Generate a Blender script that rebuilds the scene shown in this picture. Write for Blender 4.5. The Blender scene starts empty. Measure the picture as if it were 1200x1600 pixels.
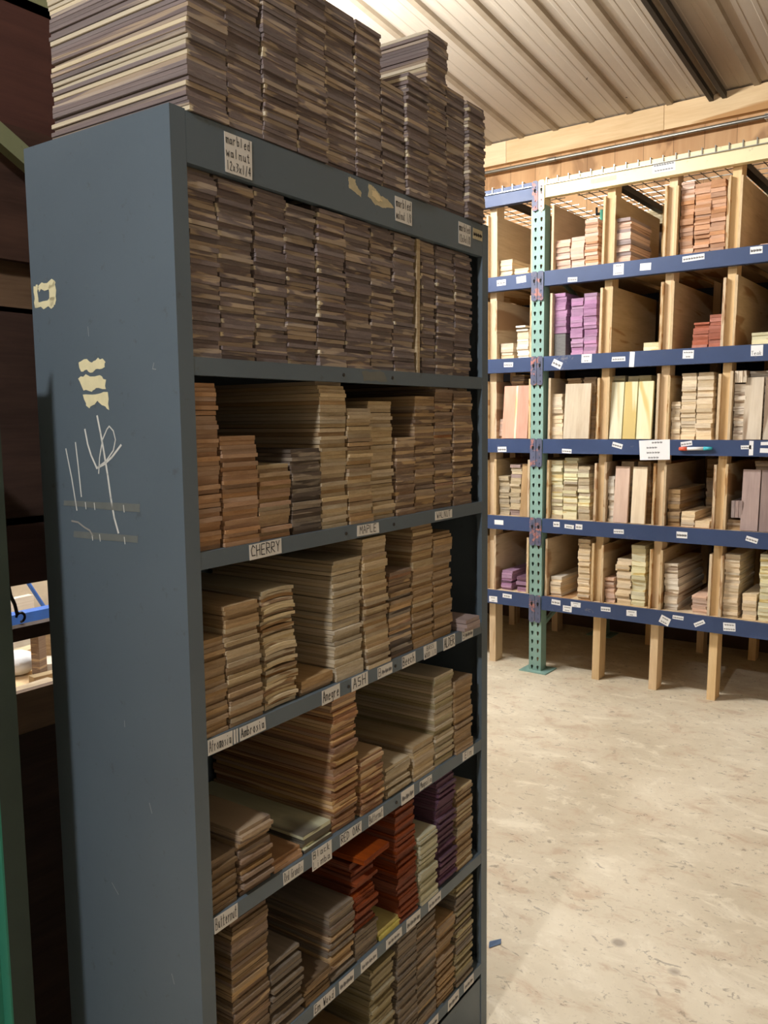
import bpy, math, random
from mathutils import Matrix, Vector, noise
random.seed(11)
C = bpy.context.scene.collection

# ------------------------------------------------------------------ camera
F_PX = 1324.34
CAM = Vector((2.18947, -4.41783, 1.47787))
yaw, pitch, roll = -0.63178, 0.10911, -0.01109
fw = Vector((math.sin(yaw)*math.cos(pitch), math.cos(yaw)*math.cos(pitch), -math.sin(pitch)))
rt = Vector((math.cos(yaw), -math.sin(yaw), 0))
up = rt.cross(fw)
rt, up = rt*math.cos(roll)+up*math.sin(roll), up*math.cos(roll)-rt*math.sin(roll)
cd = bpy.data.cameras.new('camera'); cam = bpy.data.objects.new('camera', cd); C.objects.link(cam)
cd.sensor_fit = 'VERTICAL'; cd.sensor_height = 24.0; cd.lens = F_PX/1600*24.0
cd.clip_start = .02; cd.clip_end = 60
cam.matrix_world = Matrix(((rt.x, up.x, -fw.x, CAM.x), (rt.y, up.y, -fw.y, CAM.y), (rt.z, up.z, -fw.z, CAM.z), (0, 0, 0, 1)))
bpy.context.scene.camera = cam

# ------------------------------------------------------------------ world, lights, exposure
w = bpy.data.worlds.new('world'); bpy.context.scene.world = w; w.use_nodes = True
w.node_tree.nodes['Background'].inputs[0].default_value = (.75, .85, 1, 1)
w.node_tree.nodes['Background'].inputs[1].default_value = .25
vs = bpy.context.scene.view_settings
vs.view_transform = 'Standard'; vs.look = 'None'; vs.gamma = 1; vs.use_curve_mapping = False
vs.exposure = 0.0
def area(name, loc, size, power, col, direction=(0, 0, -1), spread=math.pi):
    l = bpy.data.lights.new(name, 'AREA'); l.shape = 'RECTANGLE'; l.size, l.size_y = size
    l.energy = power; l.color = col; l.spread = spread
    o = bpy.data.objects.new(name, l); C.objects.link(o); o.location = loc
    o.rotation_euler = Vector(direction).to_track_quat('-Z', 'Y').to_euler()
    return o
LAMPS = [  # lamp of the far aisle (just above the frame), lamp behind the photographer, lamp of the aisle on the left
    ((-0.75, -1.60, 3.36), 1.10, 0.10, 305, (1, .995, .985)),
    ((1.62, -5.45, 3.30), 0.16, 0.10, 185, (.99, .985, 1)),
    ((-1.75, -1.70, 3.10), 0.30, 0.60, 50, (1, .92, .80)),
]
for i, (loc, sx, sy, pw, col) in enumerate(LAMPS):
    for j in (-1, 0, 1):                               # bare tubes: they shine to every side
        l = bpy.data.lights.new('lamp_light', 'POINT'); l.energy = pw/3; l.color = col; l.shadow_soft_size = .05
        o = bpy.data.objects.new('lamp_light', l); C.objects.link(o); o.location = (loc[0]+j*sx*.36, loc[1], loc[2]-.085)

# ------------------------------------------------------------------ materials
def lin(c): return tuple(((x/255)/12.92 if x/255 <= .04045 else ((x/255+.055)/1.055)**2.4) for x in c)
def L4(c): return lin(c)+(1,)
def soft(c, k=.80):
    g = .3*c[0]+.59*c[1]+.11*c[2]; return tuple(g+(x-g)*k for x in c)
MATS = {}
class NT:
    def __init__(s, name, rough=.6, metallic=0, spec=.5):
        m = bpy.data.materials.new(name); m.use_nodes = True; s.m = m; s.t = m.node_tree; s.t.nodes.clear()
        s.out = s.n('ShaderNodeOutputMaterial'); s.b = s.n('ShaderNodeBsdfPrincipled'); s.l(s.b.outputs[0], s.out.inputs[0])
        s.b.inputs['Roughness'].default_value = rough; s.b.inputs['Metallic'].default_value = metallic
        s.b.inputs['Specular IOR Level'].default_value = spec; MATS[name] = m
    def n(s, typ, **k):
        x = s.t.nodes.new(typ)
        for a, v in k.items(): setattr(x, a, v)
        return x
    def l(s, a, b): s.t.links.new(a, b)
    def set(s, inp, v):
        if hasattr(v, 'type') and hasattr(v, 'is_output'): s.l(v, inp)
        else: inp.default_value = v
    def noise(s, vec, scale, detail=3, rough=.5, dist=0):
        x = s.n('ShaderNodeTexNoise'); s.l(vec, x.inputs['Vector']); x.inputs['Scale'].default_value = scale
        x.inputs['Detail'].default_value = detail; x.inputs['Roughness'].default_value = rough; x.inputs['Distortion'].default_value = dist
        return x.outputs['Fac']
    def scale(s, vec, v):
        x = s.n('ShaderNodeVectorMath', operation='MULTIPLY'); s.l(vec, x.inputs[0]); x.inputs[1].default_value = v; return x.outputs[0]
    def math(s, op, a, b=0., c=0.):
        x = s.n('ShaderNodeMath', operation=op); s.set(x.inputs[0], a); s.set(x.inputs[1], b); s.set(x.inputs[2], c); return x.outputs[0]
    def mix(s, f, a, b, blend='MIX'):
        x = s.n('ShaderNodeMix', data_type='RGBA', blend_type=blend); s.set(x.inputs[0], f); s.set(x.inputs[6], a); s.set(x.inputs[7], b); return x.outputs[2]
    def ramp(s, f, lo, hi):
        x = s.n('ShaderNodeMapRange'); s.set(x.inputs[0], f); x.inputs[1].default_value = lo; x.inputs[2].default_value = hi; return x.outputs[0]
    def bump(s, h, d, strength=.5):
        x = s.n('ShaderNodeBump'); s.set(x.inputs['Height'], h); x.inputs['Distance'].default_value = d; x.inputs['Strength'].default_value = strength
        s.l(x.outputs[0], s.b.inputs['Normal'])
    def col(s, c): s.set(s.b.inputs['Base Color'], c)
    def pos(s): return s.n('ShaderNodeNewGeometry').outputs['Position']
    def obj(s): return s.n('ShaderNodeTexCoord').outputs['Object']

def plain(name, c, rough=.5, metallic=0, var=.12, sc=12, bump=0, emit=0):
    k = NT(name, rough, metallic); v = k.obj()
    f = k.noise(v, sc, 4, .6)
    k.col(k.mix(f, L4([x*(1-var) for x in c]), L4([min(255, x*(1+var)) for x in c])))
    if bump: k.bump(f, bump)
    if emit: k.b.inputs['Emission Color'].default_value = L4(c); k.b.inputs['Emission Strength'].default_value = emit
    return k.m
def wood(name, dark, light, streak=None, amt=.0, sides=None, rough=.72, contrast=1.0):
    """Board material: 'wc' holds each board's own coordinates (x across, y along, z thick), 'tone' its own shade."""
    k = NT(name, rough, spec=.25)
    dark, light = soft(dark), soft(light)
    a = k.n('ShaderNodeAttribute', attribute_name='wc').outputs['Vector']
    tn = k.n('ShaderNodeAttribute', attribute_name='tone')
    sp = k.n('ShaderNodeSeparateColor'); k.l(tn.outputs['Color'], sp.inputs[0])
    g = k.noise(k.scale(a, (14, 2.2, 120)), 1.6, 4, .6, .3)
    g2 = k.noise(k.scale(a, (160, 8, 420)), 1.0, 2, .5)
    f = k.math('ADD', k.math('MULTIPLY', g, .75), k.math('MULTIPLY', g2, .25))
    c = k.mix(k.ramp(f, .32, .68), L4(dark), L4(light))
    if streak:
        s = k.noise(k.scale(a, (9, 1.6, 70)), 1.0, 2, .5, .6)
        th = k.math('SUBTRACT', s, k.math('MULTIPLY_ADD', sp.outputs[1], -.22, .62-amt))
        c = k.mix(k.ramp(th, 0, .05), c, L4(streak))
    if name == 'sapedge':                              # pale sapwood along the board's left edge
        px = k.n('ShaderNodeSeparateXYZ'); k.l(a, px.inputs[0])
        e = k.ramp(k.math('ADD', px.outputs[0], k.math('MULTIPLY', k.noise(k.scale(a, (1, 3, 160)), 1.5, 3, .6), .02)), .017, .013)
        c = k.mix(e, c, k.mix(g, L4((190, 174, 144)), L4((222, 210, 182))))
    b = k.math('MULTIPLY_ADD', sp.outputs[0], .42*contrast, 1-.21*contrast)
    hs = k.n('ShaderNodeHueSaturation'); k.l(c, hs.inputs['Color']); k.l(b, hs.inputs['Value'])
    k.set(hs.inputs['Saturation'], k.math('MULTIPLY_ADD', sp.outputs[2], .3, .85))
    k.col(hs.outputs[0]); k.bump(g2, .0006, .5)
    return k.m
# species: dark grain, light grain, streak, streak amount
wood('walnut', (116, 100, 97), (138, 122, 116), (172, 154, 134), -.035, contrast=.75)
wood('sapedge', (116, 100, 97), (138, 122, 116), (172, 154, 134), -.02, contrast=.75)
wood('sapwood', (120, 98, 84), (205, 180, 140), (232, 214, 172), .25, contrast=1.1)
wood('cherry', (162, 118, 82), (187, 146, 107))
wood('maple', (174, 146, 107), (202, 179, 138))
wood('greymaple', (122, 108, 94), (164, 149, 127), (90, 79, 70), .05)
wood('brown', (123, 97, 76), (156, 128, 102), (182, 156, 122), .0)
wood('tan', (146, 114, 77), (181, 149, 107))
wood('ambrosia', (189, 164, 120), (217, 197, 156), (148, 118, 85), -.02)
wood('ash', (171, 148, 112), (204, 187, 153))
wood('redbrown', (138, 90, 59), (181, 133, 95), (199, 166, 123), .0)
wood('oldwood', (110, 85, 57), (140, 112, 77))
wood('limba', (182, 181, 135), (204, 202, 158), (102, 95, 81), .0)
wood('padauk', (112, 48, 24), (164, 77, 39))
wood('cream', (186, 181, 146), (208, 202, 168))
wood('purple', (84, 52, 74), (116, 78, 100))
wood('yellow', (189, 173, 85), (210, 197, 112))
wood('olive', (146, 131, 92), (177, 162, 120))
wood('greybrown', (112, 97, 81), (148, 131, 108))
wood('palemaple', (214, 184, 142), (240, 218, 180))
wood('pinkmaple', (206, 164, 138), (226, 190, 164))
wood('sapele', (186, 128, 88), (208, 154, 112))
wood('redheart', (158, 84, 60), (190, 108, 84))
wood('brightpurple', (152, 106, 142), (186, 138, 174))
wood('poplar', (216, 208, 158), (240, 230, 188), (208, 186, 130), -.07)
wood('cedar', (212, 144, 114), (230, 170, 140))
wood('mauve', (150, 128, 122), (176, 152, 144))
wood('spalted', (212, 192, 164), (238, 222, 198), (160, 138, 116), -.08)
wood('slab', (100, 98, 96), (128, 126, 122))
wood('whiteish', (222, 208, 186), (240, 230, 212))
wood('pine', (220, 178, 120), (240, 204, 148), (190, 144, 92), -.12, contrast=.5)
wood('ply', (200, 168, 122), (222, 192, 146), (170, 132, 92), -.08, contrast=.4)
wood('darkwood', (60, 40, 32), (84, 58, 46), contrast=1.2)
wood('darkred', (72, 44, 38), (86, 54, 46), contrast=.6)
wood('midwood', (112, 82, 56), (146, 112, 80))

def painted(name, base, worn, amt=.5, rough=.45, sc=6, metallic=0, dirt=(60, 55, 48)):
    k = NT(name, rough, metallic); v = k.obj()
    n1 = k.noise(v, sc, 6, .65, .4); n2 = k.noise(v, sc*9, 4, .7)
    c = k.mix(k.ramp(k.noise(v, sc*.35, 3), .3, .7), L4([x*.93 for x in base]), L4([min(255, x*1.06) for x in base]))
    c = k.mix(k.math('MULTIPLY', k.ramp(k.math('ADD', n1, k.math('MULTIPLY', n2, .35)), .92-.1*amt, .98-.1*amt), .7), c, L4(worn))
    c = k.mix(k.math('MULTIPLY', k.ramp(n2, .62, .72), .35), c, L4(dirt))
    k.col(c); k.bump(n2, .0005, .3); k.set(k.b.inputs['Roughness'], k.math('MULTIPLY_ADD', n1, .3, rough-.1))
    return k.m
painted('cabinet_paint', (94, 107, 116), (120, 126, 128), .2, .42, 4)
painted('blue_paint', (50, 68, 106), (120, 118, 124), .9, .45, 7)
painted('green_paint', (132, 166, 156), (150, 160, 140), .5, .5, 6)
painted('teal_paint', (48, 128, 104), (90, 120, 100), .5, .5, 6)
painted('cream_paint', (232, 216, 172), (190, 160, 120), .6, .5, 6)
painted('olive_paint', (128, 132, 96), (90, 84, 60), .7, .6, 9)
painted('connector_paint', (84, 90, 114), (196, 122, 98), 2.0, .5, 22)
plain('steel', (150, 148, 140), .35, .9)
plain('dark_steel', (58, 54, 48), .6, .3)
plain('black_hole', (8, 8, 9), .9)
plain('paper', (226, 222, 214), .8, var=.03)
plain('whitepaper', (240, 240, 240), .8, var=.02)
plain('tape', (196, 184, 150), .6, var=.12, sc=60)
plain('cleartape', (112, 116, 112), .3, var=.08, sc=60)
plain('ink', (28, 26, 30), .7)
plain('faint_ink', (120, 118, 118), .7)
plain('paint_mark', (232, 222, 178), .7, var=.08, sc=50)
plain('chalk', (214, 214, 206), .9)
plain('scratch', (158, 162, 158), .8)
plain('red_plastic', (224, 96, 66), .4); plain('white_plastic', (238, 238, 240), .4); plain('cyan_plastic', (60, 176, 190), .4)
plain('blue_litter', (92, 116, 150), .5); plain('blue_tarp', (52, 104, 190), .5); plain('white_cloth', (226, 228, 232), .8, bump=.01, sc=8)
plain('grey_box', (190, 180, 160), .8); plain('dustweb', (150, 146, 138), .9)
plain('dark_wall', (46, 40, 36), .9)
plain('shaded_teal', (44, 54, 42), .7)
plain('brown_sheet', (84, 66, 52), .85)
k = NT('lamp_tube', .4); k.b.inputs['Emission Color'].default_value = (.9, .93, 1, 1); k.b.inputs['Emission Strength'].default_value = 14; k.col((.9, .9, .9, 1))

k = NT('concrete', .62, spec=.35); v = k.pos()     # worn concrete: broad blotches, small stains, chips
a = k.noise(v, 1.1, 6, .62, .5); b = k.noise(k.scale(v, (1, 1.6, 1)), 5.5, 6, .7, .5); d = k.noise(v, 26, 5, .7, .4); e = k.noise(v, 90, 3, .6)
c = k.mix(k.ramp(a, .35, .66), L4((204, 190, 164)), L4((234, 222, 198)))
c = k.mix(k.math('MULTIPLY', k.ramp(b, .54, .66), .6), c, L4((196, 168, 140)))
c = k.mix(k.math('MULTIPLY', k.ramp(b, .46, .34), .7), c, L4((242, 232, 210)))
c = k.mix(k.math('MULTIPLY', k.ramp(d, .60, .66), .6), c, L4((132, 118, 100)))
c = k.mix(k.math('MULTIPLY', k.ramp(d, .36, .30), .35), c, L4((150, 138, 118)))
c = k.mix(k.math('MULTIPLY', k.ramp(e, .60, .75), .25), c, L4((140, 126, 106)))
s2 = k.noise(k.scale(v, (6, 14, 1)), 2.4, 4, .7, 1.0)
c = k.mix(k.math('MULTIPLY', k.ramp(s2, .63, .66), .5), c, L4((120, 108, 92)))
vo = k.n('ShaderNodeTexVoronoi'); k.l(v, vo.inputs['Vector']); vo.inputs['Scale'].default_value = 2.1
c = k.mix(k.math('MULTIPLY', k.ramp(vo.outputs['Distance'], .055, .03), .6), c, L4((120, 104, 94)))
k.col(c); k.bump(d, .002, .35); k.set(k.b.inputs['Roughness'], k.math('MULTIPLY_ADD', b, .4, .4))
k = NT('roof_panel', .55); v = k.pos()
a = k.noise(v, 1.3, 5, .6); b = k.noise(k.scale(v, (5, .5, 1)), 2.5, 4, .6)
c = k.mix(a, L4((182, 172, 156)), L4((204, 194, 178)))
c = k.mix(k.math('MULTIPLY', k.ramp(b, .5, .8), .3), c, L4((150, 134, 112)))
d = k.noise(v, 14, 2, .5); c = k.mix(k.ramp(d, .755, .765), c, L4((70, 62, 54)))
k.col(c)
k = NT('roof_rib', .6); v = k.pos(); a = k.noise(v, 9, 4)
k.col(k.mix(a, L4((142, 128, 108)), L4((176, 162, 140))))
k = NT('plywood_wall', .75); v = k.pos()
a = k.noise(k.scale(v, (9, 9, .7)), 1.2, 5, .6, .8); b = k.noise(k.scale(v, (1.0, 1, .5)), 3, 4, .6, .4)
c = k.mix(k.ramp(a, .3, .7), L4((196, 150, 102)), L4((218, 176, 128)))
c = k.mix(k.math('MULTIPLY', k.ramp(b, .56, .62), .6), c, L4((128, 88, 54)))
sx = k.n('ShaderNodeSeparateXYZ'); k.l(v, sx.inputs[0])
pc = k.math('FLOOR', k.math('MULTIPLY', sx.outputs[0], 5.2)); wn = k.n('ShaderNodeTexWhiteNoise', noise_dimensions='1D'); k.l(pc, wn.inputs['W'])
c = k.mix(k.math('MULTIPLY', wn.outputs['Value'], .35), c, L4((150, 104, 66)))
jn = k.math('LESS_THAN', k.math('FRACT', k.math('MULTIPLY', sx.outputs[0], 5.2)), .02)
c = k.mix(k.math('MULTIPLY', jn, .6), c, L4((84, 58, 36))); k.col(c)

# ------------------------------------------------------------------ mesh helpers
class MB:
    def __init__(s): s.v = []; s.f = []; s.mi = []; s.wc = []; s.tone = []; s.cur = 0; s.off = (0, 0, 0); s.tn = (.5, .5, .5)
    def add(s, vs, fs, M=None, local=None):
        b = len(s.v); local = local or vs
        for i, p in enumerate(vs):
            q = Vector(p)
            if M is not None: q = M @ q
            s.v.append(tuple(q)); l = local[i]; s.wc.append((l[0]+s.off[0], l[1]+s.off[1], l[2]+s.off[2])); s.tone.append(s.tn)
        for f in fs: s.f.append([b+i for i in f]); s.mi.append(s.cur)
        return s
    def box(s, x0, x1, y0, y1, z0, z1, M=None):
        vs = [(x0, y0, z0), (x1, y0, z0), (x1, y1, z0), (x0, y1, z0), (x0, y0, z1), (x1, y0, z1), (x1, y1, z1), (x0, y1, z1)]
        return s.add(vs, [(0, 3, 2, 1), (4, 5, 6, 7), (0, 1, 5, 4), (1, 2, 6, 5), (2, 3, 7, 6), (3, 0, 4, 7)], M)
    def cyl(s, p0, p1, r, n=10, r1=None):
        p0, p1 = Vector(p0), Vector(p1); r1 = r if r1 is None else r1
        q = (p1-p0).to_track_quat('Z', 'X').to_matrix(); vs = []
        for p, rr in ((p0, r), (p1, r1)):
            for i in range(n): vs.append(tuple(p+q@Vector((rr*math.cos(2*math.pi*i/n), rr*math.sin(2*math.pi*i/n), 0))))
        fs = [(i, (i+1) % n, n+(i+1) % n, n+i) for i in range(n)]+[tuple(range(n-1, -1, -1)), tuple(range(n, 2*n))]
        return s.add(vs, fs)
    def prism(s, prof, y0, y1, M=None):      # closed outline in xz, extruded along y
        n = len(prof); vs = [(x, y0, z) for x, z in prof]+[(x, y1, z) for x, z in prof]
        fs = [tuple(range(n)), tuple(range(2*n-1, n-1, -1))]+[(i, n+i, n+(i+1) % n, (i+1) % n) for i in range(n)]
        return s.add(vs, fs, M)
    def rnd(s): s.off = (random.random()*9, random.random()*9, random.random()*9); s.tn = (random.random(), random.random(), random.random()); return s
    def build(s, name, mats, parent=None, M=None, smooth=False):
        me = bpy.data.meshes.new(name); me.from_pydata(s.v, [], s.f)
        for m in (mats if isinstance(mats, (list, tuple)) else [mats]): me.materials.append(MATS[m])
        me.polygons.foreach_set('material_index', s.mi)
        a = me.attributes.new('wc', 'FLOAT_VECTOR', 'POINT'); a.data.foreach_set('vector', [c for p in s.wc for c in p])
        a = me.attributes.new('tone', 'FLOAT_COLOR', 'POINT'); a.data.foreach_set('color', [c for p in s.tone for c in (*p, 1)])
        if smooth: me.polygons.foreach_set('use_smooth', [True]*len(me.polygons))
        me.update(); o = bpy.data.objects.new(name, me); C.objects.link(o)
        if M is not None: o.matrix_world = M
        if parent is not None: o.parent = parent
        return o
def tag(o, label, cat, group=None, kind=None):
    o['label'] = label; o['category'] = cat
    if group: o['group'] = group
    if kind: o['kind'] = kind
    return o
def empty(name, label, cat, M=None, group=None):
    o = bpy.data.objects.new(name, None); C.objects.link(o); o.empty_display_size = .1
    if M is not None: o.matrix_world = M
    return tag(o, label, cat, group)
def struct(o): o['kind'] = 'structure'; return o
def T(x, y, z): return Matrix.Translation((x, y, z))
def RZ(a): return Matrix.Rotation(a, 4, 'Z')
def ordn(i):
    W = ['', 'topmost', 'second', 'third', 'fourth', 'fifth', 'sixth', 'seventh', 'eighth', 'ninth', 'tenth', 'eleventh', 'twelfth']
    if i < len(W): return W[i]
    return '%d%s' % (i, 'th' if 10 <= i % 100 <= 20 else {1: 'st', 2: 'nd', 3: 'rd'}.get(i % 10, 'th'))
NTH = ['leftmost', 'second', 'third', 'fourth', 'fifth', 'sixth', 'seventh', 'eighth', 'ninth', 'tenth', 'eleventh', 'twelfth']

# stroke lettering, one polyline list per character on a 0..1 box (advance .75)
G = {'f': '.45,.9 .25,1 .2,0|.02,.6 .42,.6', 'A': '0,0 .3,1 .6,0|.1,.4 .5,.4', 'B': '0,0 0,1 .45,.95 .45,.55 0,.5 .55,.4 .5,0 0,0', 'C': '.6,.8 .3,1 0,.6 .1,.1 .6,.1', 'D': '0,0 0,1 .5,.8 .55,.3 0,0',
 'E': '.55,1 0,1 0,0 .55,0|0,.5 .45,.5', 'F': '.55,1 0,1 0,0|0,.5 .45,.5', 'G': '.6,.85 .2,1 0,.5 .2,0 .6,.1 .6,.45 .35,.45', 'H': '0,0 0,1|.55,0 .55,1|0,.5 .55,.5',
 'K': '0,0 0,1|.55,1 0,.45 .55,0', 'L': '0,1 0,0 .5,0', 'M': '0,0 .05,1 .3,.4 .55,1 .6,0', 'N': '0,0 0,1 .5,0 .5,1', 'O': '.3,1 0,.6 .1,.05 .5,.05 .6,.6 .3,1',
 'P': '0,0 0,1 .5,.9 .5,.55 0,.5', 'R': '0,0 0,1 .5,.9 .5,.55 0,.5 .55,0', 'S': '.5,.9 .1,.9 .05,.55 .5,.45 .5,.05 0,.1', 'T': '0,1 .6,1|.3,1 .3,0', 'U': '0,1 .05,.05 .5,.05 .55,1',
 'W': '0,1 .12,0 .3,.6 .48,0 .6,1', 'Y': '0,1 .3,.5 .6,1|.3,.5 .3,0', '1': '.25,0 .25,1', '2': '.05,.8 .3,1 .5,.75 .05,0 .55,0', '3': '.05,.95 .5,.85 .2,.5 .5,.3 .05,0', '4': '.4,0 .4,1 0,.35 .55,.35',
 '5': '.5,1 .1,1 .05,.6 .45,.5 .4,.05 0,.05', '8': '.3,.5 .05,.8 .3,1 .5,.8 .05,.2 .3,0 .5,.2 .3,.5', '/': '.1,-.1 .5,1.05',
 'a': '.45,.5 .1,.55 .05,.05 .45,.1 .45,.55 .5,0', 'b': '0,1 .05,0 .45,.1 .4,.55 .05,.5', 'c': '.45,.5 .1,.55 .05,.05 .45,.05', 'd': '.45,1 .45,0 .05,.05 .1,.55 .45,.5', 'e': '.05,.3 .45,.35 .35,.6 .05,.4 .15,0 .45,.05',
 'g': '.45,.5 .1,.55 .1,.1 .45,.15|.45,.55 .4,-.35 .05,-.3', 'h': '0,1 0,0|0,.5 .35,.6 .4,0', 'i': '.2,.55 .2,0|.2,.8 .22,.85', 'k': '0,1 0,0|.4,.6 .02,.25 .45,0', 'l': '.2,1 .2,0', 'm': '0,.6 0,0|0,.5 .25,.6 .28,0|.28,.5 .55,.6 .6,0',
 'n': '0,.6 .05,0|.03,.5 .4,.6 .45,0', 'o': '.25,.6 0,.3 .2,0 .45,.25 .25,.6', 'p': '0,.6 0,-.4|0,.5 .4,.55 .4,.05 0,.05', 'r': '.05,.6 .05,0|.05,.4 .4,.6', 's': '.4,.55 .1,.5 .4,.2 .05,0', 't': '.2,.95 .22,0 .4,.05|.02,.65 .42,.65',
 'u': '0,.6 .05,.05 .4,.1 .42,.6 .45,0', 'w': '0,.6 .12,0 .27,.45 .42,0 .55,.6', 'x': '0,.55 .45,0|.42,.55 0,0', 'y': '0,.6 .2,.15|.45,.6 .1,-.35', 'v': '0,.6 .2,0 .42,.6',
 '~': '0,.2 .1,.6 .2,.1 .3,.55 .4,.15 .5,.5 .6,.2 .7,.45'}
def label_mesh(name, wd, ht, lines, M, parent, paper='paper', ink='ink', rot=0, wob=.0, text_h=None):
    """A paper label in the local xz plane facing -y, centred at M's origin; the writing lies on it."""
    b = MB(); t = .0004
    R = Matrix.Rotation(rot, 4, 'Y')
    j = [random.uniform(-.03, .03) for _ in range(8)]
    pr = [(-wd/2*(1+j[0]), -ht/2*(1+j[1])), (wd/2*(1+j[2]), -ht/2*(1+j[3])), (wd/2*(1+j[4]), ht/2*(1+j[5])), (-wd/2*(1+j[6]), ht/2*(1+j[7]))]
    b.prism(pr, -t, 0, R); b.cur = 1
    n = max(1, len(lines))
    for li, tx in enumerate(lines):
        if not tx: continue
        lh = ht/n; h = text_h or lh*.7; adv = min(h*.78, wd*.9/len(tx)/.98); x0 = -adv*len(tx)/2+wd*.01; zb = ht/2-lh*(li+.5)-h*.42
        for ch in tx:
            for st in (G.get(ch, '').split('|') if ch in G else []):
                pts = [tuple(float(c) for c in q.split(',')) for q in st.split()]
                pts = [(x0+px*adv*1.2+random.uniform(-.03, .03)*h, zb+pz*h+random.uniform(-.03, .03)*h) for px, pz in pts]
                ribbon(b, pts, min(h*.045, adv*.10), -t-.0003, R)
            x0 += adv
    return b.build(name, [paper, ink], parent, M)
def ribbon(b, pts, r, y, M=None):
    for (xa, za), (xb, zb) in zip(pts, pts[1:]):
        d = Vector((xb-xa, zb-za)); L = max(d.length, 1e-6); d /= L; nx, nz = -d.y*r, d.x*r; xa -= d.x*r*.7; za -= d.y*r*.7; xb += d.x*r*.7; zb += d.y*r*.7
        b.add([(xa+nx, y, za+nz), (xa-nx, y, za-nz), (xb-nx, y, zb-nz), (xb+nx, y, zb+nz)], [(0, 1, 2, 3)], M)

# ================================================================== setting
WY = 1.20
def ceil_z(y): return 3.43+(WY-y)*.11124
b = MB(); b.box(-6, 5.5, -8.5, WY+.1, -.1, 0); struct(b.build('floor', 'concrete'))
b = MB(); b.box(-6, 5.5, WY, WY+.1, 0, 3.6); struct(b.build('wall_back', 'plywood_wall'))
b = MB(); b.box(5.4, 5.5, -8.5, WY, 0, 4.6); struct(b.build('wall_right', 'roof_panel'))
b = MB(); b.box(-6, -5.9, -8.5, WY, 0, 4.6); struct(b.build('wall_left', 'dark_wall'))
b = MB(); b.box(-5.9, 5.4, -8.5, -8.4, 0, 4.6); struct(b.build('wall_front', 'brown_sheet'))
b = MB()
z0, z1 = ceil_z(WY), ceil_z(-8.5)
b.add([(-6, WY, z0), (5.5, WY, z0), (5.5, -8.5, z1), (-6, -8.5, z1), (-6, WY, z0+.05), (5.5, WY, z0+.05), (5.5, -8.5, z1+.05), (-6, -8.5, z1+.05)],
      [(0, 1, 2, 3), (7, 6, 5, 4), (0, 4, 5, 1), (1, 5, 6, 2), (2, 6, 7, 3), (3, 7, 4, 0)])
b.cur = 1
x = .115-.2575*22
while x < 5.3:                                          # raised ribs of the sheet-metal roof
    for dx, hw, hh in ((0, .017, .018), (.0858, .010, .002), (.1717, .010, .002)):
        xx = x+dx; b.cur = 1 if dx == 0 else 0
        vs = []
        for y in (WY-.001, -8.39):
            zc = ceil_z(y)
            vs += [(xx-hw*1.6, y, zc+.001), (xx-hw, y, zc-hh), (xx+hw, y, zc-hh), (xx+hw*1.6, y, zc+.001)]
        b.add(vs, [(0, 1, 5, 4), (1, 2, 6, 5), (2, 3, 7, 6), (0, 3, 2, 1), (4, 5, 6, 7)])
    x += .2575
struct(b.build('ceiling', ['roof_panel', 'roof_rib']))
b = MB()                                                # timber along the top of the wall
xx = -5.9
while xx < 5.3:
    ln = random.uniform(1.1, 2.2); b.rnd(); b.box(xx, min(xx+ln-.003, 5.39), WY-.05, WY-.001, 3.275, 3.425); xx += ln
b.wc = [(p[2]*.6, p[0]*.6, p[1]*.2) for p in b.wc]
struct(b.build('trim_1', 'pine'))
b = MB()
b.cyl((-5.8, 1.135, 3.238), (-.42, 1.135, 3.229), .012, 12); b.cyl((-.42, 1.135, 3.229), (5.3, 1.135, 3.219), .012, 12)
for xx in (-3, -.42, 2.6): b.cyl((xx-.03, 1.135, 3.229), (xx+.03, 1.135, 3.229), .0155, 12)
for xx in (-2, .95, 3.5): b.box(xx-.01, xx+.01, 1.13, WY-.003, 3.212, 3.242)
tag(b.build('conduit_pipe', 'steel', smooth=False), 'thin grey metal conduit pipe running along the wall above the blue rack', 'pipe')
b = MB()
for xc in (.628, .705):                                 # two dark steel straps under the roof sheets
    vs = []
    for y in (WY-.055, -3.2):
        zc = ceil_z(y)-.022
        vs += [(xc-.013, y, zc-.03), (xc+.013, y, zc-.03), (xc+.013, y, zc+.002), (xc-.013, y, zc+.002)]
    b.add(vs, [(0, 1, 2, 3), (7, 6, 5, 4), (0, 4, 5, 1), (1, 5, 6, 2), (2, 6, 7, 3), (3, 7, 4, 0)])
struct(b.build('trim_2', 'dark_steel'))

# lamps
LBL = ['bright white strip lamp hanging under the roof just behind the walnut pile', 'strip lamp under the roof behind the camera', 'lamp over the aisle behind the dark shelving at left']
for i, (loc, sx, sy, pw, col) in enumerate(LAMPS):
    t = empty('ceiling_lamp', LBL[i], 'lamp', T(*loc))
    hx, hy = sx/2+.03, sy/2+.03
    M = T(*loc)
    b = MB(); b.prism([(-hx, 0), (hx, 0), (hx-.02, .05), (-hx+.02, .05)], -hy, hy, M); b.build('lamp_housing', 'white_plastic', t, None).matrix_parent_inverse = M.inverted()
    b = MB(); b.box(-hx+.02, hx-.02, -hy+.02, hy-.02, -.018, -.001, M); b.build('diffuser', 'lamp_tube', t, None).matrix_parent_inverse = M.inverted()
    b = MB()
    for s in (-1, 1):
        q = Vector(loc)+Vector((s*hx*.8, 0, .04)); b.cyl(q, (q.x, q.y, ceil_z(q.y)-.001), .003, 6)
    b.build('hanger', 'steel', t, None).matrix_parent_inverse = M.inverted()

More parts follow.
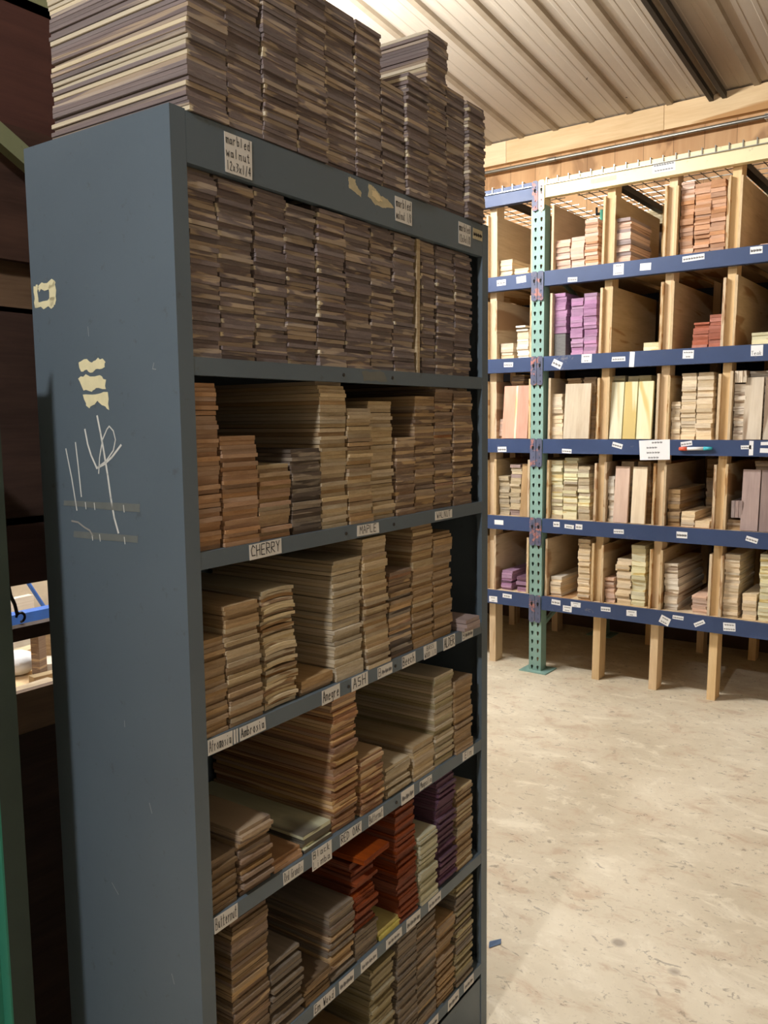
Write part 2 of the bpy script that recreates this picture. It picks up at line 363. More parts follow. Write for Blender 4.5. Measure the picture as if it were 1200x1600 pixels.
# ================================================================== grey cabinet (local x along its front, y into its depth)
A0 = Vector((1.26638, -3.6308, 0)); CYA = -0.02928
ang = math.atan2(math.cos(CYA), math.sin(CYA))
CM = T(*A0) @ RZ(ang)
W, D, H = .914, .3305, 1.90
SH = [1.568, 1.290, 1.011, .732, .452, .172]           # tops of the shelves
cab = empty('metal_shelf_cabinet', 'tall grey-blue steel cabinet with open shelves full of thin boards', 'cabinet', CM)
def cpart(b, name, mats, **k):
    o = b.build(name, mats, cab, **k); return o
t = .0015
for nm, x0, sgn in (('side_panel', 0, 1), ('side_panel', W, -1)):
    b = MB()
    prof = [(0, 0), (.028, 0), (.028, .012), (.0245, .012), (.0245, .003), (.002, .003), (.002, D-.003), (.028, D-.003), (.028, D), (0, D)]
    pr = [(x0+sgn*px, py) for px, py in prof]
    n = len(pr); vs = [(px, py, 0) for px, py in pr]+[(px, py, H) for px, py in pr]
    fs = [(i, (i+1) % n, n+(i+1) % n, n+i) for i in range(n)]
    if sgn < 0: fs = [f[::-1] for f in fs]
    top = [tuple(range(n))[::-1], tuple(range(n, 2*n))]
    fs += top
    b.add(vs, fs); cpart(b, nm, 'cabinet_paint')
b = MB(); b.box(.03, W-.03, D-.008, D-.006, .01, H-.01); cpart(b, 'back_panel', 'cabinet_paint')
b = MB(); b.box(.0022, W-.0022, .003, D-.001, H-.003, H-.0005); cpart(b, 'top_panel', 'cabinet_paint')
b = MB(); b.box(.0285, W-.0285, .0, .0028, H-.070, H-.0032); b.box(.0285, W-.0285, .0028, .014, H-.070, H-.068); cpart(b, 'top_rail', 'cabinet_paint')
b = MB(); b.box(.0285, W-.0285, .002, .004, .0, .135); cpart(b, 'kick_plate', 'cabinet_paint')
for z in SH:
    b = MB(); b.box(.004, W-.004, .0005, .003, z-.0255, z); b.box(.004, W-.004, .003, D-.009, z-.002, z); b.box(.004, W-.004, .003, .014, z-.0255, z-.0238)
    b.box(.004, W-.004, D-.0115, D-.009, z-.0255, z-.002)
    cpart(b, 'shelf', 'cabinet_paint')
LT = {  # lip: (x0, x1, lines, height)
 1: [(.129, .203, ['CHERRY'], .024), (.408, .477, ['MAPLE'], .020), (.681, .750, ['WALNUT'], .018)],
 2: [(.029, .080, ['Afromosia'], .024), (.083, .087, [''], .022), (.089, .092, [''], .022), (.096, .154, ['Ambrosia'], .021), (.298, .349, ['Anegre'], .026), (.384, .435, ['ASH'], .026), (.467, .517, ['B~~~'], .022), (.551, .601, ['Beech'], .024),
     (.633, .684, ['BASS', 'WOOD 1/8'], .028), (.713, .762, ['ALDER'], .028), (.794, .844, ['B~~~'], .022)],
 3: [(.030, .080, ['Butternut'], .026), (.187, .239, ['Red Grandis'], .022), (.262, .317, ['Black', 'Limba'], .036), (.342, .408, ['RED OAK'], .022), (.431, .480, ['Butternut'], .022), (.544, .592, ['~~~'], .028), (.614, .663, ['Magnolia'], .020), (.796, .847, ['Elm'], .020)],
 4: [(.258, .319, ['Em Wood'], .021), (.332, .377, ['~~~~'], .024), (.400, .453, ['~~~~'], .022), (.484, .542, ['~~~~'], .019), (.559, .613, ['~~~~'], .026), (.645, .698, ['~~~~'], .022)],
 5: [(.639, .685, ['~~~'], .022), (.727, .777, ['~~~'], .026), (.801, .848, ['~~~'], .024)]}
b = MB()                                               # bolt heads on posts and lips
for z in SH:
    for xx in (.375, .527): 
        if not any(q[0]-.006 < xx < q[1]+.006 for q in LT.get(SH.index(z), [])): b.cyl((xx, .0004, z-.013), (xx, -.0012, z-.013), .0032, 8)
cpart(b, 'bolt_heads', 'dark_steel')
for si, L in LT.items():
    for x0, x1, tx, hh in L:
        zc = SH[si]-.013-(.004 if hh > .03 else 0)
        faint = any('~' in q for q in tx)
        o = label_mesh('label', x1-x0, hh, tx, T((x0+x1)/2, .0004-.0002, zc), cab, ink='faint_ink' if faint else 'ink', rot=random.uniform(-.02, .02))
        o['label'] = ('small white paper label with faint writing' if faint else 'white paper label handwritten %s' % ' '.join(tx)) if tx[0] else 'narrow strip of white tape'
for x0, x1, z0, z1, tx, rot in ((.101, .157, 1.828+.006, 1.889, ['marbled', 'walnut', '12x3x1/4'], .0), (.541, .598, 1.845, 1.889, ['marbled', 'walnut 1/8'], .0), (.779, .832, 1.842, 1.886, ['marbled', '12x3x1/8'], .0), (.842, .884, 1.862, 1.884, ['~~~~'], 0)):
    o = label_mesh('label', x1-x0, z1-z0, tx, T((x0+x1)/2, -.0004, (z0+z1)/2), cab, rot=rot, paper='paper' if z1 > 1.885 else 'tape')
    o['label'] = 'white paper label handwritten %s' % ' '.join(tx) if '~' not in tx[0] else 'small worn yellowish label'
def blotch(outline, y, M, b=None, jag=.0015, sub=6):
    """Flat irregular patch in the local xz plane facing -y."""
    b = b or MB(); pts = []
    n = len(outline)
    for i in range(n):
        p, q = Vector(outline[i]), Vector(outline[(i+1) % n])
        for j in range(sub):
            r = p.lerp(q, j/sub); pts.append((r.x+random.uniform(-jag, jag), r.y+random.uniform(-jag, jag)))
    b.prism(pts, y-.0002, y, M); return b
b = blotch([(.397, 1.892), (.417, 1.892), (.420, 1.882), (.436, 1.874), (.434, 1.866), (.400, 1.874)], 0, None)
cpart(b, 'torn_tape', 'tape')
b = blotch([(.458, 1.893), (.475, 1.890), (.492, 1.880), (.512, 1.879), (.538, 1.868), (.505, 1.860), (.478, 1.861), (.456, 1.872)], 0, None)
b.cur = 1; blotch([(.468, 1.884), (.48, 1.884), (.50, 1.872), (.485, 1.868), (.468, 1.875)], -.0003, None, b)
cpart(b, 'torn_tape', ['tape', 'sapwood'])
b = blotch([(.43, SH[0]-.004), (.50, SH[0]-.003), (.51, SH[0]-.02), (.435, SH[0]-.021)], .0004, None); cpart(b, 'tape_residue', 'cleartape')
# marks on the side panel: its own plane (s = depth from the front edge, z)
SM = Matrix(((0, 1, 0, 0), (-1, 0, 0, 0), (0, 0, 1, 0), (0, 0, 0, 1)))    # local x -> -y(cab), faces -x(cab)
def sp(s, z): return (-s, z)
def spart(b, name, mat): return cpart(b, name, mat)
b = MB()
ring = [((.325, 1.69), (.312, 1.692), (.314, 1.662), (.323, 1.658)), ((.312, 1.692), (.268, 1.697), (.270, 1.684), (.310, 1.684)), ((.284, 1.69), (.268, 1.692), (.269, 1.658), (.282, 1.66)), ((.322, 1.668), (.27, 1.67), (.272, 1.656), (.318, 1.656))]
for q in ring: blotch([sp(*a) for a in q], -.0003, SM, b, .0028, 5)
spart(b, 'paint_patch', 'paint_mark')
for q in ([(.219, 1.570), (.200, 1.573), (.188, 1.566), (.172, 1.574), (.157, 1.568), (.158, 1.558), (.175, 1.558), (.190, 1.551), (.200, 1.556), (.216, 1.553)],
          [(.221, 1.545), (.205, 1.549), (.170, 1.546), (.157, 1.541), (.158, 1.527), (.180, 1.529), (.190, 1.525), (.210, 1.526)],
          [(.213, 1.520), (.190, 1.518), (.170, 1.521), (.154, 1.522), (.154, 1.497), (.165, 1.503), (.180, 1.509), (.195, 1.500), (.205, 1.502)]):
    spart(blotch([sp(*a) for a in q], -.0003, SM, None, .0018, 3), 'paint_patch', 'paint_mark')
b = MB()
for L, r in (([(.262, 1.437), (.251, 1.392), (.242, 1.342)], .0013), ([(.237, 1.447), (.233, 1.41), (.229, 1.364)], .0013), ([(.212, 1.467), (.207, 1.445), (.200, 1.428), (.188, 1.409), (.170, 1.415), (.151, 1.426), (.129, 1.444)], .0017),
             ([(.184, 1.401), (.180, 1.425), (.171, 1.452), (.160, 1.467), (.154, 1.472), (.145, 1.465), (.141, 1.452), (.147, 1.436), (.165, 1.42), (.186, 1.410)], .0011), ([(.181, 1.487), (.175, 1.462), (.169, 1.433), (.163, 1.40), (.158, 1.365), (.152, 1.335), (.144, 1.313)], .0019)):
    ribbon(b, [sp(*a) for a in L], r, -.0004, SM)
o = spart(b, 'chalk_mark', 'chalk'); o['label'] = 'white chalk strokes scrawled on the side'
for L in ([(.274, 1.356), (.093, 1.358), (.093, 1.346), (.275, 1.348)], [(.253, 1.308), (.100, 1.311), (.101, 1.300), (.254, 1.298)]):
    b = blotch([sp(*a) for a in L], -.0002, SM, None, .0006, 4); b.cur = 1
    for f in (.3, .42, .8):
        s = L[0][0]+(L[1][0]-L[0][0])*f; z = L[0][1]-.001; ribbon(b, [sp(s, z), sp(s-.001, z-.010)], .0008, -.0006, SM)
    spart(b, 'tape_strip', ['cleartape', 'chalk'])
b = MB()
for L in ([(.193, 1.620), (.192, 1.606)], [(.05, 1.56), (.053, 1.552), (.046, 1.551)], [(.10, .90), (.095, .885)], [(.07, .55), (.062, .54), (.05, .52)], [(.15, 1.02), (.15, 1.01)], [(.06, .62), (.065, .635)], [(.2, .74), (.185, .725)]):
    ribbon(b, [sp(*a) for a in L], .0006, -.0003, SM)
spart(b, 'scratches', 'scratch')
b = MB()
ribbon(b, [sp(*a) for a in ((.256, 1.324), (.240, 1.323), (.225, 1.316), (.212, 1.312), (.205, 1.304))], .0014, -.0008, SM)
spart(b, 'dust_web', 'dustweb')

# ================================================================== boards
class Prof:
    pass
def board_profile(wd, th, cup):
    """Outline in xz with eased edges; cup > 0 bows the board upward in the middle."""
    c = min(.0006, th*.2)
    if cup == 0: return [(c, 0), (wd-c, 0), (wd, c), (wd, th-c), (wd-c, th), (c, th), (0, th-c), (0, c)]
    N = 7; bot = [(wd*i/N, cup*4*(i/N)*(1-i/N)) for i in range(N+1)]; return bot+[(x, z+th) for x, z in reversed(bot)]
BOARDS = []      # every board: dict(species, name, M (world), dims, stack key, desc, k)
def stack(base_M, name, mat, x0, x1, z0, z1, th, lng, desc, group, y0=.0, jx=.002, jy=.004, jr=.006, cup=0, lean=0, gap=.0002, mats=None, thv=.08, wv=.01, stuff_above=None):
    """Boards lying flat on one another from z0 up to z1; front ends near y0."""
    z = z0+.0003; items = []; drift = 0; wd0 = x1-x0
    while True:
        tk = th*(1+random.uniform(-thv, thv)); cp = cup*random.uniform(.2, 1) if cup else 0
        if z+tk > z1+.001: break
        drift = drift*.9+random.uniform(-1, 1)*jx*.5
        f = (z-z0)/max(.05, (z1-z0))
        wd = wd0*(1-abs(random.gauss(0, wv)))
        ox = x0+(wd0-wd)/2+drift+lean*f+random.uniform(-1, 1)*jx*.5
        oy = y0+random.uniform(-1, 1)*jy
        if base_M is CB and any(z+tk > q-h_-.001 and z < q for q, h_ in [(x_, .0255) for x_ in SH]+[(H, .070)]): oy = max(oy, .0175)   # behind the lip above
        M = base_M @ T(ox+wd/2, oy, z) @ RZ(random.gauss(0, jr*.5)) @ T(-wd/2, 0, 0)
        m = mat if not mats else random.choices([q for q, _ in mats], [p for _, p in mats])[0]
        items.append(dict(name=name, mat=m, M=M, dims=(wd, tk, lng*(1+random.uniform(-.012, .004)), cp), desc=desc, group=group))
        z += tk+gap+(random.random() < .08)*gap*5
    n = len(items)
    for i, it in enumerate(items): it['k'] = n-i; it['n'] = n
    BOARDS.extend(items); return z
def mk_board(b, it, M=None):
    wd, tk, ln, cp = it['dims']; b.rnd(); b.off = (0,)+b.off[1:] if it['mat'] == 'sapedge' else b.off; b.prism(board_profile(wd, tk, cp), 0, ln, M)

CB = CM
WMATS = [('walnut', 9), ('sapedge', 2.5)]
# pile on top of the cabinet
ex = [.033, .111, .186, .265, .342, .427, .506, .583, .661, .738, .815, .890]
tops = [2.215, 2.215, 2.215, 2.215, 2.165, 2.163, 2.088, 2.120, 2.228, 2.149, 2.142]
fr = [.0, .002, .0, .0, .004, .002, .004, -.002, .002, .004, -.004]
for i in range(11):
    stack(CB, 'walnut_board', 'walnut', ex[i]+.001, ex[i+1]-.001, H, tops[i], .00635, .302, '%s walnut column on top of the grey cabinet' % NTH[i], 'walnut boards in the %s column on top of the cabinet' % NTH[i],
          y0=fr[i]+random.uniform(-.001, .002), jx=.0025, jy=.003, jr=.008, mats=WMATS if i else [('walnut', 6), ('sapedge', 4)])
# uppermost shelf: walnut, nearly to the rail
c1 = [.030, .090, .165, .240, .316, .393, .471, .545, .620]; c1b = [.646, .700, .772, .846]
t1 = [1.845, 1.85, 1.828, 1.822, 1.85, 1.832, 1.85, 1.85, 1.85, 1.85, 1.84]
cols = list(zip(c1, c1[1:]))+list(zip(c1b, c1b[1:]))
for i, (a, b_) in enumerate(cols):
    stack(CB, 'walnut_board', 'walnut', a+.001, b_-.0015, SH[0], t1[i], .00635, .300, "%s walnut column on the cabinet's uppermost shelf" % NTH[i], "walnut boards, %s column on the uppermost shelf" % NTH[i],
          y0=.009+random.uniform(-.003, .003), jx=.003, jy=.004, jr=.008, mats=[('walnut', 9), ('sapedge', 1.5)])
# the pale board leaning on edge between two columns
tb = MB().rnd(); tb.prism([(0, 0), (.0085, 0), (.0095, .258), (-.003, .258)], 0, .295, None)
o = tb.build('divider_board', 'maple', None, CB @ T(.6255, .006, SH[0]+.0004) @ Matrix.Rotation(.012, 4, 'Y'))
tag(o, 'pale board standing on edge between walnut columns on the uppermost shelf', 'board')
N = {'r2': "cabinet's second shelf", 'r3': "cabinet's third shelf", 'r4': "cabinet's fourth shelf", 'r5': "cabinet's fifth shelf", 'r6': "cabinet's lowest shelf"}
def row(key, si, L):
    for i, q in enumerate(L):
        a, b_, top, name, mat, desc = q[:6]; kw = dict(q[6]) if len(q) > 6 else {}
        kw.setdefault('y0', .006+random.uniform(-.002, .004)); kw.setdefault('jx', .0022); kw.setdefault('jy', .0035)
        th = kw.pop('th', .0064); lng = kw.pop('lng', .300); z0 = kw.pop('z0', SH[si]); place = kw.pop('place', '%s stack on the %s' % (NTH[i], N[key]))
        stack(CB, name, mat, a+.0008, b_-.0008, z0, top, th, lng, '%s, %s' % (desc, place), '%s boards, %s' % (desc, place), **kw)
row('r2', 1, [(.030, .077, 1.535, 'cherry_board', 'cherry', 'pinkish brown'), (.079, .156, 1.455, 'cherry_board', 'cherry', 'pinkish brown'), (.160, .235, 1.408, 'maple_board', 'tan', 'yellowish', dict(mats=[('tan', 3), ('cherry', 1), ('maple', 1)])),
 (.237, .313, 1.435, 'maple_board', 'greymaple', 'grey streaked'), (.316, .390, 1.543, 'maple_board', 'maple', 'pale', dict(mats=[('maple', 3), ('ash', 1), ('tan', 1)])), (.391, .464, 1.501, 'maple_board', 'maple', 'pale', dict(mats=[('maple', 3), ('tan', 2)])),
 (.466, .543, 1.515, 'maple_board', 'maple', 'pale', dict(lean=-.006)), (.545, .613, 1.443, 'dark_brown_board', 'brown', 'brown'), (.615, .690, 1.528, 'dark_brown_board', 'brown', 'brown', dict(mats=[('brown', 2), ('tan', 1)])),
 (.692, .765, 1.553, 'dark_brown_board', 'brown', 'brown', dict(mats=[('brown', 2), ('redbrown', .3)])), (.767, .848, 1.555, 'dark_brown_board', 'brown', 'brown')])
row('r3', 2, [(.030, .078, 1.160, 'tan_board', 'tan', 'dull tan'), (.080, .155, 1.203, 'tan_board', 'maple', 'mottled tan', dict(mats=[('maple', 1), ('tan', 2)], lean=-.006)),
 (.165, .243, 1.212, 'bowed_board', 'ambrosia', 'bowed cream', dict(cup=.0042, gap=.0006, jx=.005, jr=.016, th=.0056)), (.252, .340, 1.036, 'tan_board', 'tan', 'low tan', dict(lng=.29)),
 (.346, .430, 1.233, 'ash_board', 'ash', 'pale grey-cream', dict(lean=-.004)), (.438, .515, 1.262, 'tan_board', 'maple', 'golden', dict(mats=[('maple', 2), ('tan', 1)], lean=-.008)), (.520, .600, 1.185, 'mixed_board', 'brown', 'mixed brown', dict(mats=[('brown', 1), ('redbrown', 1), ('tan', 1), ('greymaple', 1)], lean=-.004)),
 (.604, .683, 1.262, 'tan_board', 'tan', 'tan', dict(mats=[('tan', 2), ('maple', 1)])), (.686, .762, 1.240, 'alder_board', 'tan', 'tan'), (.784, .846, 1.040, 'grey_board', 'mauve', 'short greyish', dict(lng=.13, y0=-.018, th=.0085, jr=.08))])
row('r4', 3, [(.030, .086, .818, 'yellow_brown_board', 'oldwood', 'yellow-brown'), (.092, .166, .842, 'brown_board', 'brown', 'dull brown', dict(jy=.008, mats=[('brown', 1), ('tan', .4)])), (.171, .244, .757, 'pink_board', 'cherry', 'pinkish', dict(jr=.02)),
 (.250, .328, .770, 'limba_board', 'limba', 'greenish cream', dict(jy=.008, th=.0078)), (.331, .404, .985, 'red_oak_board', 'redbrown', 'reddish brown', dict(mats=[('redbrown', 3), ('cherry', 1)], jy=.006)), (.415, .490, .850, 'red_oak_board', 'redbrown', 'short reddish'),
 (.502, .591, .793, 'maple_board', 'ash', 'loosely stacked pale', dict(jr=.03, jy=.01)), (.600, .682, .811, 'maple_board', 'maple', 'pale tan'), (.686, .765, .936, 'magnolia_board', 'ash', 'pale grey-tan', dict(mats=[('ash', 1), ('olive', 1)])), (.768, .848, .900, 'brown_board', 'tan', 'shaded tan')])
row('r5', 4, [(.068, .152, .706, 'yellow_brown_board', 'oldwood', 'dark tan', dict(mats=[('oldwood', 1), ('brown', 1)])), (.156, .236, .582, 'greyish_board', 'greybrown', 'greyish brown', dict(jy=.01, jr=.02)), (.241, .312, .500, 'yellow_brown_board', 'oldwood', 'honey brown', dict(mats=[('oldwood', 1), ('tan', 1)])),
 (.314, .388, .592, 'greyish_board', 'greybrown', 'greyish brown', dict(mats=[('greybrown', 2), ('brown', 1)], jy=.006)), (.391, .462, .648, 'padauk_board', 'padauk', 'orange-red', dict(jx=.007, jy=.014, jr=.03, mats=[('padauk', 1)], z0=.510)),
 (.471, .548, .473, 'yellow_board', 'yellow', 'bright yellow', dict(th=.009)), (.540, .612, .706, 'padauk_board', 'padauk', 'orange-red', dict(lean=-.014, z0=.4523, jr=.012)), (.618, .690, .606, 'cream_board', 'cream', 'greenish cream', dict(lean=-.008, jy=.007)),
 (.694, .770, .706, 'purple_board', 'purple', 'dark purple', dict(lean=-.010, jy=.007)), (.776, .850, .648, 'mixed_board', 'tan', 'tan and purple', dict(mats=[('tan', 1), ('ash', 1)]))])
stack(CB, 'greyish_board', 'greybrown', .392, .464, SH[4], .510, .0066, .300, "greyish brown, under the orange-red stack, cabinet's fifth shelf", 'greyish brown boards under the orange-red stack', y0=.006)
row('r6', 5, [(.032, .110, .30, 'greyish_board', 'brown', 'brown'), (.112, .190, .28, 'greyish_board', 'brown', 'brown'), (.240, .318, .26, 'greyish_board', 'greybrown', 'greyish'), (.340, .418, .30, 'tan_board', 'tan', 'tan'), (.444, .522, .408, 'olive_board', 'olive', 'olive yellow', dict(jy=.006)),
 (.530, .604, .424, 'greyish_board', 'greybrown', 'greyish brown'), (.608, .688, .424, 'greyish_board', 'greybrown', 'greyish brown', dict(mats=[('greybrown', 2), ('brown', 1)])), (.692, .766, .368, 'tan_board', 'tan', 'tan', dict(jy=.008)), (.768, .848, .424, 'olive_board', 'olive', 'olive brown', dict(mats=[('olive', 1), ('greybrown', 1)], jy=.006))])

# ================================================================== blue pallet rack (front plane y = 0, upright at x 0..3 in)
LV = [2.283, 1.817, 1.356, .903, .452]; TOPB = (2.677, 2.770)
XL, XR, RD = -2.52, 2.52, 1.07
DIV = [(-.268, 'first divider left of the green upright'), (.390, 'first divider right of the green upright'), (.715, 'second divider right of the green upright'), (1.022, 'third divider right of the green upright'), (1.34, 'fourth divider right of the green upright'), (1.66, 'fifth divider right of the green upright'), (-.60, 'second divider left of the green upright')]
I = .0254
rack = empty('pallet_rack', 'blue beamed pallet rack with perforated green upright, filled with boards, along the far wall', 'rack', T(0, 0, 0))
def rp(b, name, mats): return b.build(name, mats, rack)
def teardrop(cx, cz, n=10):
    pts = []
    for i in range(n+1):
        a = math.radians(-30+240*i/n); pts.append((cx+.0072*math.cos(a), cz+.004+.0072*math.sin(a)))
    pts += [(cx-.0038, cz-.009), (cx-.002, cz-.0125), (cx+.002, cz-.0125), (cx+.0038, cz-.009)]
    return pts
import bmesh
def cell_mesh():
    bm = bmesh.new(); w3 = 3*I
    def loop(pts):
        vs = [bm.verts.new((x, 0, z)) for x, z in pts]
        return [bm.edges.new((vs[i], vs[(i+1) % len(vs)])) for i in range(len(vs))]
    E = loop([(0, 0), (w3, 0), (w3, 2*I), (0, 2*I)])+loop(teardrop(.80*I, I))+loop(teardrop(2.20*I, I))
    bmesh.ops.triangle_fill(bm, use_beauty=True, use_dissolve=False, edges=E, normal=(0, -1, 0))
    bm.verts.index_update()
    r = [tuple(v.co) for v in bm.verts], [tuple(v.index for v in f.verts) for f in bm.faces]; bm.free(); return r
CELL = cell_mesh()
def upright(x0, y0, facing=1):
    b = MB(); vs, fs = CELL; w3 = 3*I
    for i in range(54):
        z = i*2*I; b.cur = 1 if z > 2.60 else 0
        M = T(x0, y0, z) if facing > 0 else T(x0, y0, z) @ Matrix.Scale(-1, 4, (0, 1, 0))
        b.add(vs, fs, M)
        for (xa, xb) in ((x0, x0+.002), (x0+w3-.002, x0+w3)): b.box(xa, xb, *sorted((y0+.0005*facing, y0+.07*facing)), z, z+2*I)
        for (xa, xb) in ((x0, x0+.018), (x0+w3-.018, x0+w3)): b.box(xa, xb, *sorted((y0+.068*facing, y0+.07*facing)), z, z+2*I)
    return rp(b, 'upright', ['green_paint', 'cream_paint'])
for xu in (0, XR-.038, XL-.038):
    upright(xu, 0); upright(xu, RD, -1)
    b = MB(); b.box(xu-.045, xu+.125, -.038, .115, 0, .006); rp(b, 'base_plate', 'green_paint'); b = MB(); b.box(xu-.045, xu+.125, RD-.115, RD+.038, 0, .006); rp(b, 'base_plate', 'green_paint')
    b = MB()
    for i in range(4):
        za, zb = .25+i*.6, .55+i*.6
        if i % 2: za, zb = zb, za
        b.cyl((xu+.038, .07, za), (xu+.038, RD-.07, zb), .014, 8)
    rp(b, 'brace', 'green_paint')
def beam(x0, x1, zt, h, y, mat, f=1):
    b = MB(); d = .044*f
    pr = [(0, 0), (d*.62, 0), (d*.62, -.034), (d, -.034), (d, -h), (0, -h)]   # step beam profile in yz; front face at y
    pr = [(0, 0), (d*.5, 0), (d*.5, -.03), (d, -.03), (d, -h), (0, -h)]
    n = len(pr); vs = [(x0, y+a, zt+c) for a, c in pr]+[(x1, y+a, zt+c) for a, c in pr]
    fs = [tuple(range(n)), tuple(range(2*n-1, n-1, -1))]+[(i, n+i, n+(i+1) % n, (i+1) % n) for i in range(n)]
    if f > 0: fs = [q[::-1] for q in fs]
    b.add(vs, fs); return rp(b, 'beam', mat)
U = 3*I
for bay, (xa, xb) in enumerate(((XL+.04, -.002), (U+.002, XR-.04))):
    for z in LV:
        beam(xa, xb, z, .08, -.004, 'blue_paint'); beam(xa, xb, z, .08, RD+.004, 'blue_paint', -1)
    m = 'blue_paint' if bay == 0 else 'cream_paint'
    beam(xa, xb, TOPB[1], .093, -.004, m); beam(xa, xb, TOPB[1], .093, RD+.004, m, -1)
    for z in LV:
        cuts = sorted(x for x, _ in DIV if xa < x < xb); e0 = xa+.002     # one deck sheet per bin, cut around the posts
        for x in cuts+[None]:
            e1 = xb-.002 if x is None else x+.018*z*min(1, max(0, (x+.268)/.6))-.024
            b = MB().rnd(); b.box(e0, e1, .0185, RD-.02, z-.0295, z-.0002); rp(b, 'deck', 'ply')
            if x is not None:
                b = MB().rnd(); b.box(e1+.0005, e1+.0475, .0185, .044, z-.0295, z-.0002); rp(b, 'deck', 'ply'); e0 = e1+.048
    b = MB()                                            # wire mesh deck on the top beams, its wire ends folded over the front
    zt = TOPB[1]+.002
    for i in range(int((xb-xa)/.0635)+1):
        xx = xa+.01+i*.0635
        if xx > xb-.005: break
        b.box(xx-.0022, xx+.0022, -.0095, RD, zt+.0045, zt+.0088); b.box(xx-.0022, xx+.0022, -.0095, -.0055, zt-.028, zt+.0045)
    for j in range(11): b.box(xa, xb, .02+j*.103, .0244+j*.103, zt, zt+.0044)
    b.box(xa, xb, -.0135, -.0098, zt-.029, zt-.025)
    rp(b, 'wire_deck', 'steel')
    for xx in (xa+.3, xa+.95, xa+1.6, xa+2.2):
        b = MB(); b.box(xx-.02, xx+.02, .045, RD-.045, zt-.035, zt-.001); rp(b, 'deck_support', 'dark_steel')
for z in LV+[TOPB[1]]:
    for side in (0, 1):
        if z == TOPB[1] and side: x0 = .040
        x0 = .001 if side == 0 else .0395
        b = MB(); pr = [(x0, z-.150), (x0+.008, z-.158), (x0+.028, z-.158), (x0+.0355, z-.150), (x0+.0355, z-.004), (x0+.028, z+.003), (x0+.008, z+.003), (x0, z-.004)]
        b.prism(pr, -.0095, -.0045); b.cur = 1
        for zz in (z-.030, z-.066, z-.102, z-.136): b.cyl((x0+.018, -.0095, zz), (x0+.018, -.0125, zz), .005, 10)
        b.cur = 2; b.prism([(q[0], q[1]) for q in teardrop(x0+.018, z-.05)], -.0099, -.0096)
        rp(b, 'beam_connector', ['connector_paint' if not (z == TOPB[1] and side) else 'cream_paint', 'connector_paint', 'black_hole'])
RL = {0: [(-.19, 2.247, .058, .033, ['~~~']), (-.064, 2.252, .060, .035, ['']), (.245, 2.220, .055, .024, ['~~~~']), (.502, 2.246, .056, .056, ['~~~', '', '~~~~']), (.645, 2.243, .057, .036, ['']), (.886, 2.259, .110, .028, ['~~~~~~~~']), (1.18, 2.261, .055, .033, ['~~~~'])],
 1: [(-.142, 1.781, .058, .026, ['~~~~']), (.16, 1.771, .058, .039, ['~~~'], .45), (.332, 1.793, .058, .046, ['~~~', '~~']), (.511, 1.781, .074, .024, ['~~~~~']), (.584, 1.776, .026, .078, ['']), (.874, 1.786, .054, .042, ['~~~~', '~~']), (1.199, 1.787, .055, .052, ['', 'Teak'])],
 2: [(-.181, 1.295, .058, .030, ['~~~~']), (.224, 1.290, .057, .024, ['~~~~']), (.513, 1.324, .056, .026, ['~~~~'], .25), (.714, 1.303, .158, .104, ['  ~~~~', '~~~~  ', '~~~~~ ', '~~~~ ']), (.877, 1.336, .058, .024, ['~~~~'], -.15), (1.165, 1.321, .048, .019, ['~~~~']), (1.189, 1.317, .020, .070, ['']), (1.252, 1.340, .040, .016, ['']), (1.253, 1.306, .047, .022, [''])],
 3: [(-.20, .864, .060, .027, ['']), (.167, .876, .039, .029, ['~~']), (.244, .868, .057, .022, ['~~~'], .06), (.302, .870, .041, .029, ['~~']), (.53, .860, .057, .024, ['~~~~']), (.867, .865, .055, .033, ['~~~~']), (1.207, .866, .057, .025, ['~~~~'], .25)],
 4: [(-.237, .398, .056, .035, ['~~~', '~~']), (-.143, .428, .060, .024, ['~~~']), (.169, .427, .055, .030, ['~~~']), (.239, .398, .054, .034, ['~~~~', '~~~']), (.289, .428, .058, .028, ['~~~~', '~~']), (.465, .424, .055, .025, ['~~~~']), (.61, .420, .057, .032, ['~~~~', '~~']), (.79, .404, .054, .042, ['~~~', '~~~'], .4), (.859, .428, .056, .020, ['~~~~~']), (.968, .412, .056, .021, ['~~~~'], -.5), (1.116, .414, .059, .043, ['~~~~', '~~~~~'], -.05)]}
for lv, L in RL.items():
    for q in L:
        o = label_mesh('label', q[2], q[3], q[4], T(q[0], -.0042, q[1]), rack, 'whitepaper', ink='faint_ink' if '~' in ''.join(q[4]) else 'ink', rot=q[5] if len(q) > 5 else random.uniform(-.05, .05))
label_mesh('label', .112, .050, ['~~~~~~~~', '~~~~~~~'], T(.728, -.0042, 2.724), rack, 'whitepaper', 'faint_ink')
label_mesh('label', .14, .024, [''], T(.41, -.0042, 2.716), rack, 'tape', 'faint_ink')
# marker taped to the beam
mk = empty('marker_pen', 'white marker pen with red and cyan ends on the middle blue beam', 'marker', T(.929, -.014, 1.311))
b = MB(); b.cyl((.885, -.016, 1.311), (.967, -.016, 1.313), .0085, 14); o = b.build('barrel', 'white_plastic', mk, None, True); o.matrix_parent_inverse = T(.929, -.014, 1.311).inverted()
b = MB(); b.cyl((.845, -.016, 1.310), (.885, -.016, 1.311), .0092, 14, .010); o = b.build('cap', 'red_plastic', mk, None, True); o.matrix_parent_inverse = T(.929, -.014, 1.311).inverted(); o['label'] = 'red cap'
b = MB(); b.cyl((.967, -.016, 1.313), (1.008, -.016, 1.314), .0095, 14, .0075); o = b.build('cap', 'cyan_plastic', mk, None, True); o.matrix_parent_inverse = T(.929, -.014, 1.311).inverted(); o['label'] = 'cyan cap'

